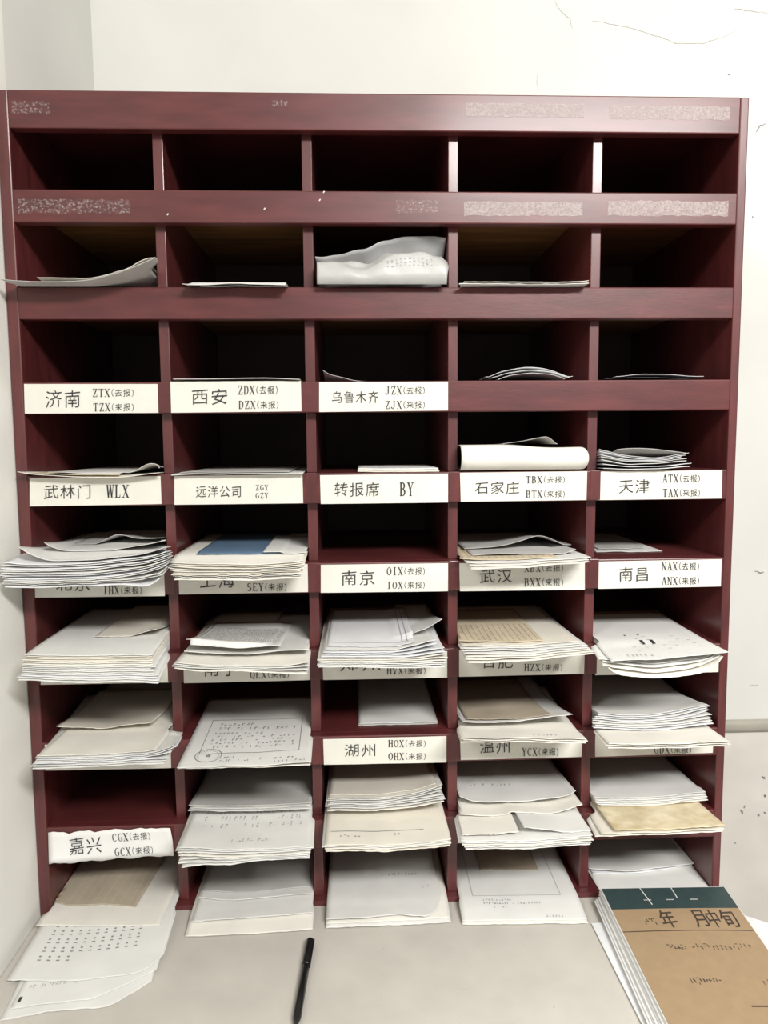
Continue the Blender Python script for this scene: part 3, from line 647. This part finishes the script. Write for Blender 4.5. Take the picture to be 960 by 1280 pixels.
# row eight
pile(8, 2, [L([(227, 1085), (255, 1082), (292, 1080), (330, 1075), (387, 1074)], y=-.105, m='white', t=.7, w=.0016), L([(223, 1070), (300, 1072), (388, 1067)], y=-.105, m='ivory', t=.9), L([(222, 1066), (300, 1068), (389, 1063)], y=-.104, m='white', t=.9),
            L([(223, 1060), (300, 1063), (389, 1059)], y=-.102, m='white', t=.7, p=1.5, look='white sheet printed with faint dotted lines', marks=[('printed_text', rows(.12, .92, .20, .48, 4, .02, 1.4, .6), 'inkl'), ('handwriting', rows(.35, .8, .06, .12, 1, .022), 'inkl')]),
            L([(235, 1014), (312, 1014), (390, 1011)], y=-.012, m='white', t=.8), L([(236, 1008), (312, 1010), (390, 1004)], y=.0, m='grey', t=.8, L=.28)])
pile(8, 3, [L([(407, 1065), (490, 1064), (563, 1058)], y=-.095, m='cream', t=.9), L([(406, 1062), (490, 1061), (564, 1055)], y=-.096, m='ivory', t=.9),
            L([(406, 1057), (490, 1057), (564, 1051)], y=-.095, m='cream', t=.8, p=1.4, look='cream sheet with pencilled line near edge', marks=[('pencil_line', [(.04, .135, .80, .141)], 'inkg'), ('pencil_note', rows(.12, .34, .07, .11, 1, .022) + rows(.56, .64, .08, .12, 1, .02), 'inkg')]),
            L([(409, 1014), (459, 1014), (510, 1010), (555, 1003)], y=-.012, m='ivory', t=1), L([(410, 1006), (470, 1006), (554, 994)], y=-.006, m='white', t=1), L([(410, 999), (470, 999), (530, 990), (553, 982)], y=.0, m='ivory', t=.8, p=1.5, look='ivory sheet with upturned corner'),
            L([(412, 995), (470, 996), (545, 986)], y=.012, m='cream', t=.7, L=.26, look='cream sheet with worn edge')])
pile(8, 4, [L([(582, 1062), (657, 1061), (738, 1056)], y=-.10, m='white', t=1), L([(578, 1057), (657, 1057), (742, 1051)], y=-.103, m='ivory', t=1), L([(576, 1052), (657, 1052), (741, 1045)], y=-.10, m='white', t=1),
            L([(578, 1044), (620, 1043), (649, 1040)], y=-.09, m='ivory', t=.8, L=.28, look='split ivory slip'), L([(655, 1035), (690, 1038), (739, 1043)], y=-.088, m='white', t=.7, L=.28, look='slanting white sheet'),
            L([(575, 1019), (640, 1022), (700, 1017), (728, 1006)], y=-.03, m='ivory', t=.8, w=.0014, p=1.6), L([(574, 996), (585, 1002), (617, 1003), (660, 1001), (712, 996), (720, 989)], y=.0, m='white', t=.7, p=1.6, w=.001, look='white sheet with crumpled corners', marks=[('printed_text', rows(.15, .7, .20, .26, 1, .02, 2, .6), 'inkl')])])
pile(8, 5, [L([(744, 1046), (820, 1044), (903, 1039)], y=-.095, m='ivory', t=1), L([(752, 1043), (830, 1041), (905, 1036)], y=-.096, m='cream', t=.9), L([(769, 1038), (830, 1037), (880, 1034), (906, 1031)], y=-.094, m='stain', t=.8, p=1.4, look='brown stained wavy sheet'),
            L([(751, 1010), (820, 1007), (885, 1000)], y=-.012, m='ivory', t=1), L([(742, 1005), (800, 1004), (884, 996)], y=-.008, m='white', t=.9), L([(738, 997), (800, 1000), (860, 992), (882, 990)], y=.0, m='white', t=.7)])
# row nine, lying out over the table
def spill(dz): return dict(dz=dz)
pile(9, 1, [L([(0, 1276), (55, 1266), (80, 1263), (135, 1260), (190, 1226)], dz=-.0095, m='white', t=.8, sk=-.02, w=.0003, look='crumpled white sheet spilling onto the table'), L([(12, 1262), (60, 1256), (120, 1250), (196, 1214)], dz=-.009, m='white', t=.7, w=.0003, marks=[('ink_blot', [(.03, .03, .05, .06)], 'ink'), ('printed_text', rows(.06, .6, .10, .13, 1, .02), 'inkl')]),
            L([(8, 1226), (60, 1228), (110, 1226), (178, 1217), (205, 1195)], dz=-.006, m='white', t=.7, w=.0003, look='white sheet with printed dot rows',
              marks=[('printed_text', [(u/100, .12 + .058*r + e, u/100 + (.014 if e else .022), .126 + .058*r + e + (.004 if e else .001)) for r in range(7) for u in range(12, 74 - (40 if r == 0 else 0), 6) for e in (0, .022)], 'inkg')]),
            L([(45, 1157), (120, 1159), (200, 1157)], dz=0, m='ivory', t=.7, w=.0003), L([(62, 1126), (84, 1134), (130, 1132), (170, 1135)], dz=.0005, m='tan', t=.7, L=.24, sk=.02, w=.0004, look='brown aged sheet', marks=[('ruled_line', [(.10 + .1*k, .03, .105 + .1*k, .5) for k in range(9)], 'yellow')])])
pile(9, 2, [L([(231, 1171), (310, 1168), (391, 1162)], dz=-.008, m='ivory', t=.9, w=.0003), L([(239, 1152), (310, 1148), (391, 1141)], dz=0, m='white', t=.8, w=.0003), L([(248, 1122), (290, 1126), (391, 1117)], dz=.003, m='white', t=.7, w=.0008), L([(252, 1113), (310, 1117), (388, 1108)], dz=.003, m='grey', t=.7)])
pile(9, 3, [L([(407, 1160), (490, 1157), (564, 1153)], dz=-.008, m='white', t=1, w=.0003), L([(408, 1155), (490, 1152), (562, 1147)], dz=-.006, m='ivory', t=.8, w=.0003), L([(408, 1149), (450, 1148), (500, 1143), (532, 1146), (546, 1143), (551, 1118)], dz=0, m='white', t=.7, w=.0006, look='off-white sheet with dog-eared corner', marks=[('handwriting', rows(.45, .85, .32, .36, 1, .022) + rows(.75, .86, .2, .23, 1, .02), 'inkl')])])
pile(9, 4, [L([(578, 1156), (660, 1155), (735, 1154)], dz=-.008, m='ivory', t=.9, w=.0003), L([(578, 1152), (660, 1151), (734, 1150)], dz=-.007, m='white', t=.7, w=.0003, look='white form with ruled box and handwriting',
       marks=[('printed_frame', frame(.12, .18, .86, .8, .005, .004), 'inkl'), ('handwriting', rows(.20, .66, .11, .16, 2, .018, .4, .95), 'inkg'), ('printed_text', rows(.28, .48, .085, .10, 1, .018), 'inkg'), ('printed_text', rows(.68, .97, .01, .035, 1, .02), 'inkl')]),
            L([(600, 1088), (640, 1088), (673, 1088)], dz=.0005, m='tan', t=.6, L=.2, look='tan slip')])
pile(9, 5, [L([(752, 1118), (820, 1117), (898, 1113)], dz=-.001, m='white', t=.8, w=.0002), L([(741, 1093), (800, 1092), (882, 1080)], dz=.0, m='coolwhite', t=.8, w=.0006), L([(736, 1086), (780, 1090), (830, 1084), (878, 1079)], dz=.006, m='white', t=.7, w=.0008)])


# the round stamp with its star on the official sheet
SHEETS = {o['label'].split(',')[0]: o for o in C.objects if 'label' in o and o.name.startswith('paper_sheet')}
def ring(S, t, uc, vc, ru, rv, wd, n=40):
    V, F = [], []
    for k in range(n):
        a = 2*math.pi*k/n
        for f in (1 - wd, 1): V.append(S(uc + ru*f*math.cos(a), vc + rv*f*math.sin(a), t + .0006))
    for k in range(n): F.append([2*k, 2*k+1, (2*k+3) % (2*n), (2*k+2) % (2*n)])
    return V, F
so = SHEETS['printed sheet with round star stamp']; S, t = STAMP
V, F = ring(S, t, .20, .135, .105, .080, .07); build('stamp_ring', V, F, 'inkg', so)
V, F = [], []
for k in range(10):
    a = math.pi/2 + math.pi*k/5; r_ = 1 if k % 2 == 0 else .42
    V.append(S(.20 + .027*r_*math.cos(a), .135 + .024*r_*math.sin(a), t + .0006))
V.append(S(.20, .135, t + .0006)); F = [[k, (k+1) % 10, 10] for k in range(10)]
build('stamp_star', V, F, 'inkg', so)
q = []
for k in range(15):
    a = math.radians(-30 + 240*k/14); q.append((.20 + .08*math.cos(a) - .006, .135 + .060*math.sin(a) - .004, .20 + .08*math.cos(a) + .006, .135 + .060*math.sin(a) + .004))
V, F = quad_marks(S, t, q); build('stamp_text', V, F, 'inkl', so)

# ------------------------------------------------------------------ milky plastic bag in the second row
zf = FLOORZ(2) + .0006
bagE = empty('plastic_bag', (0, .05, zf)); tag(bagE, 'crumpled milky plastic bag rolled up in the middle pigeonhole of second row', 'bag')
def lerp_tab(tab, u):
    for (a, x), (b, y) in zip(tab, tab[1:]):
        if u <= b: f = (u - a)/(b - a); f = f*f*(3 - 2*f); return x + (y - x)*f
    return tab[-1][1]
HT = [(0, .040), (.2, .041), (.38, .034), (.56, .052), (.8, .054), (.95, .050), (1, .040)]
def bag_front(u, a):
    """a 0..1 runs from the front bottom edge over the roll to its back"""
    h = lerp_tab(HT, u); x = -.100 + .200*u + .004*math.sin(a*6)*(u > .9)
    th = math.pi*a; sq = lambda v: math.copysign(abs(v)**.7, v)
    y = .034 - .052*sq(math.cos(th)); z = zf + h*abs(math.sin(th))**.55
    wr = .0030*math.sin(a*11 + u*7) + .0016*math.sin(u*27 + a*14) + .0026*math.sin(u*9 - a*19) + .0022*abs(math.sin(u*8 + a*6))
    env = math.sin(math.pi*min(1, max(0, a)))
    return Vector((x, y - wr*env, z + .5*wr*env))
def sheet_grid(fn, nu, nv, th):
    V, F = [], []
    for j in range(nv + 1):
        for i in range(nu + 1): V.append(fn(i/nu, j/nv))
    N = len(V)
    nor = []
    for j in range(nv + 1):
        for i in range(nu + 1):
            a = V[j*(nu+1) + min(nu, i+1)] - V[j*(nu+1) + max(0, i-1)]; b = V[min(nv, j+1)*(nu+1) + i] - V[max(0, j-1)*(nu+1) + i]
            c = a.cross(b); nor.append(c.normalized() if c.length > 1e-12 else Vector((0, 0, 1)))
    V += [v - n*th for v, n in zip(V[:N], nor)]
    for j in range(nv):
        for i in range(nu):
            a = j*(nu+1) + i; F.append([a, a+1, a+nu+2, a+nu+1]); F.append([N+a+nu+1, N+a+nu+2, N+a+1, N+a])
    edge = [i for i in range(nu+1)] + [j*(nu+1)+nu for j in range(1, nv+1)] + [nv*(nu+1)+i for i in range(nu-1, -1, -1)] + [j*(nu+1) for j in range(nv-1, 0, -1)]
    for a, b in zip(edge, edge[1:] + edge[:1]): F.append([b, a, N+a, N+b])
    return V, F
V, F = sheet_grid(bag_front, 48, 24, -.0006); build('bag_roll', V, F, 'plastic', bagE, smooth=True)
FT = [(0, 320.5), (.08, 321), (.2, 318), (.38, 312), (.55, 300), (.7, 296), (.9, 294.5), (1, 297)]
def bag_flap(u, v):
    top = at_y(386.5 + 173*u, lerp_tab(FT, u), .030); top.x = max(-.1045, min(.1055, top.x))
    bot = Vector((-.101 + .203*u, .030 + .03, zf + .012))
    q = bot.lerp(top, v); q.y += .03*math.sin(v*3)*.5 + .0025*math.sin(u*17 + v*5)
    return q
V, F = sheet_grid(bag_flap, 40, 12, .0005); build('bag_flap', V, F, 'plastic_g', bagE, smooth=True)
rr = random.Random(3); V, F = [], []
for k in range(11):
    u = .54 + .034*k; 
    for j in range(3):
        a0 = .10 + .035*j + rr.uniform(-.01, .01); du = rr.uniform(.006, .018); da = rr.uniform(.006, .02); b_ = len(V)
        for uu, aa in ((u, a0), (u + du, a0), (u + du, a0 + da), (u, a0 + da)): V.append(bag_front(uu, aa) + Vector((0, -.0014, .0006)))
        F.append([b_, b_+1, b_+2, b_+3])
build('printed_text', V, F, 'inkl', bagE)

# ------------------------------------------------------------------ big folded sheet with a rounded front, fourth row
zf = FLOORZ(4) + .0018
def fold(u, a):
    xl = .1260 - .002*math.sin(math.pi*a); xr = .318 + .010*math.sin(math.pi*min(1, max(0, (a - .30)/.4))) if .3 < a < .7 else .318
    R = .0195 + .0015*math.sin(u*4 + 1)
    if a < .35: t = a/.35; y, z = .22 - .21*t, 0
    elif a < .65: t = (a - .35)/.30; th = -math.pi/2 + math.pi*t; y, z = .010 - .028*math.cos(th)**.8 if math.cos(th) > 0 else .010, R + R*math.sin(th)
    else: t = (a - .65)/.35; y, z = .010 + .17*t, 2*R - .006*t
    return Vector((xl + (xr - xl)*u, y, zf + z + .0006*math.sin(u*11 + a*5)*(a > .4)))
V, F = sheet_grid(fold, 20, 60, .0007)
o = build('folded_sheet', V, F, 'ivory', None, smooth=True)
tag(o, 'large ivory sheet folded into an open rounded tube, fourth pigeonhole of the fourth row', 'paper', 'papers in the fourth pigeonhole of the fourth row')
pile(4, 4, [L([(628, 556), (655, 551), (684, 545), (697, 557)], y=.05, m='grey', t=.6, L=.14, p=.8, look='grey pointed sheet resting on a folded tube')], base=FLOORZ(4) + .0425)

# ------------------------------------------------------------------ sheets, pad and pen on the table
def flat_sheet(corners, z, t, mt, name, label, group=None):
    n = 10; V, F = [], []
    a, b, c, d = [Vector((*p, 0)) for p in corners]
    fn = lambda u, v: (a.lerp(b, u)).lerp(d.lerp(c, u), v) + Vector((0, 0, z + t + .0006*(math.sin(u*5 + 1) + 1)*v))
    V, F = sheet_grid(fn, n, n, t)
    o = build(name, V, F, mt); tag(o, label, 'paper', group); return o
flat_sheet([(.331, -.066), (.541, -.060), (.543, -.357), (.333, -.363)], TZ + .0005, .0012, 'coolwhite', 'paper_sheet', 'white sheet showing along the pad, lowest on the table')
cn = Vector((.562, -.044)); dr, dn = Vector((.8, -.6)), Vector((-.6, -.8))
flat_sheet([tuple(cn), tuple(cn + dr*.21), tuple(cn + dr*.21 + dn*.297), tuple(cn + dn*.297)], TZ + .0040, .0008, 'coolwhite', 'paper_sheet', 'white slanted sheet sticking out past the table edge under the pad')
pad = empty('paper_pad', (.46, -.17, TZ + .0062)); tag(pad, 'thick pad of pages with brown kraft cover and dark green binding strip', 'notepad')
z = TZ + .0062; rp = random.Random(11); NP = 9; ZC = .0195; tp = (ZC - .0012 - z)/NP
for k in range(NP):
    f = 1 - k/(NP - 1)
    x0 = .362 - .010*f*f - rp.uniform(0, .0025); ya = -.016 + rp.uniform(-.003, .002) - .004*f; sl = -.010 - .006*f
    xr = .573 - .002*f + rp.uniform(-.003, .001)
    a, b, c, d = Vector((x0, ya, 0)), Vector((xr, ya - .004, 0)), Vector((xr - .012, ya - .300, 0)), Vector((x0 + sl, ya - .294, 0))
    fn = lambda u, v: (a.lerp(b, u)).lerp(d.lerp(c, u), v) + Vector((0, 0, z + tp*.86))
    V, F = sheet_grid(fn, 6, 6, tp*.86); build('page_block' if k < NP - 1 else 'page', V, F, ['white', 'coolwhite', 'white'][k % 3], pad); z += tp
K0, K1, K2, K3 = Vector((.363, -.0195, 0)), Vector((.5705, -.0245, 0)), Vector((.548, -.318, 0)), Vector((.353, -.308, 0))
cov = lambda u, v, e=0: K0.lerp(K1, u).lerp(K3.lerp(K2, u), v) + Vector((0, 0, ZC + .0008 + e + .0015*math.sin(v*3)*math.sin(u*3)))
V, F = sheet_grid(cov, 12, 16, .0006); cvr = build('cover', V, F, 'kraft', pad)
V, F = sheet_grid(lambda u, v: cov(u, v*.19, .0005), 12, 4, .0004); build('binding_strip', V, F, 'green', pad)
V, F = sheet_grid(lambda u, v: cov(u*.985 + .003, .375 + v*.006 - .012*math.sin(u*3)*.2, .0007), 10, 1, .0002); build('ruled_line', V, F, 'inkb', cvr)
V, F = sheet_grid(lambda u, v: cov(.62 + .22*u, .89 + v*.008, .0007), 4, 1, .0002); build('ink_dash', V, F, 'inkb', cvr)
for (u0, v0), (u1, v1) in (((.31, -.002), (.335, .155)), ((.565, -.002), (.565, .095))):
    pts = [cov(u0 + (u1 - u0)*k/5, max(0, v0 + (v1 - v0)*k/5), .0012) for k in range(6)]
    V, F = tube(pts, .0008, 6); build('thread', V, F, 'thread', pad)
for u in (.29, .47, .66):
    V, F = sheet_grid(lambda a, b: cov(u + .06*a, .108 + .008*b, .0008), 2, 1, .0002); build('faint_mark', V, F, 'inkl', pad)
BOLD[0] = .035
for tx in (('年', .335, .352, .455, .205), ('月', .585, .352, .690, .205), ('中', .700, .352, .790, .205), ('旬', .800, .352, .925, .205)):
    V, F = letters([tx], lambda u, v: cov(u, v, .0009)); build('lettering', V, F, 'inkb', cvr)
rr = random.Random(5)
for u0, u1, v0, nn in ((.20, .30, .29, 5), (.27, .40, .50, 8), (.45, .90, .495, 15), (.30, .52, .735, 10), (.80, .95, .735, 4)):
    V, F = [], []
    for k in range(nn):
        u = u0 + (u1 - u0)*k/nn
        for j in range(2):
            a0, b0 = u + rr.uniform(0, .012), v0 + rr.uniform(-.02, .012); k_ = len(V); da, db = (rr.uniform(.008, .022), .005) if rr.random() < .5 else (.005, rr.uniform(.012, .028))
            V += [cov(a0, b0, .0009), cov(a0 + da, b0, .0009), cov(a0 + da, b0 + db, .0009), cov(a0, b0 + db, .0009)]; F.append([k_, k_+3, k_+2, k_+1])
    build('handwriting', V, F, 'inkb', cvr)

pen = empty('pen', (-.128, -.17, TZ)); tag(pen, 'black ballpoint pen with clip lying on the bare grey table', 'pen')
RP = .0064
def along(t): return Vector((-.1232 - .0095*t, -.0905 - .170*t, TZ + RP + .0004))
V, F = tube([along(t) for t in (0, .006, .012, .32, .325)], [.0042, .0061, RP, RP, RP*.98], 16); build('cap', V, F, 'pen', pen, smooth=True)
V, F = tube([along(t) for t in (.327, .33, .90, .93, .995, 1)], [RP*.86, RP*.92, RP*.90, RP*.75, .0014, .0008], 16); build('barrel', V, F, 'pen', pen, smooth=True)
sd = Vector((.0062, 0, .0038))
V, F = boxes([(-.0012, -.062, -.0009, .0012, 0, .0009)], .0006); base = along(.015) + sd
build('clip', [base + Vector((v.x - v.y*-.055, v.y, v.z)) for v in V], F, 'pen', pen)
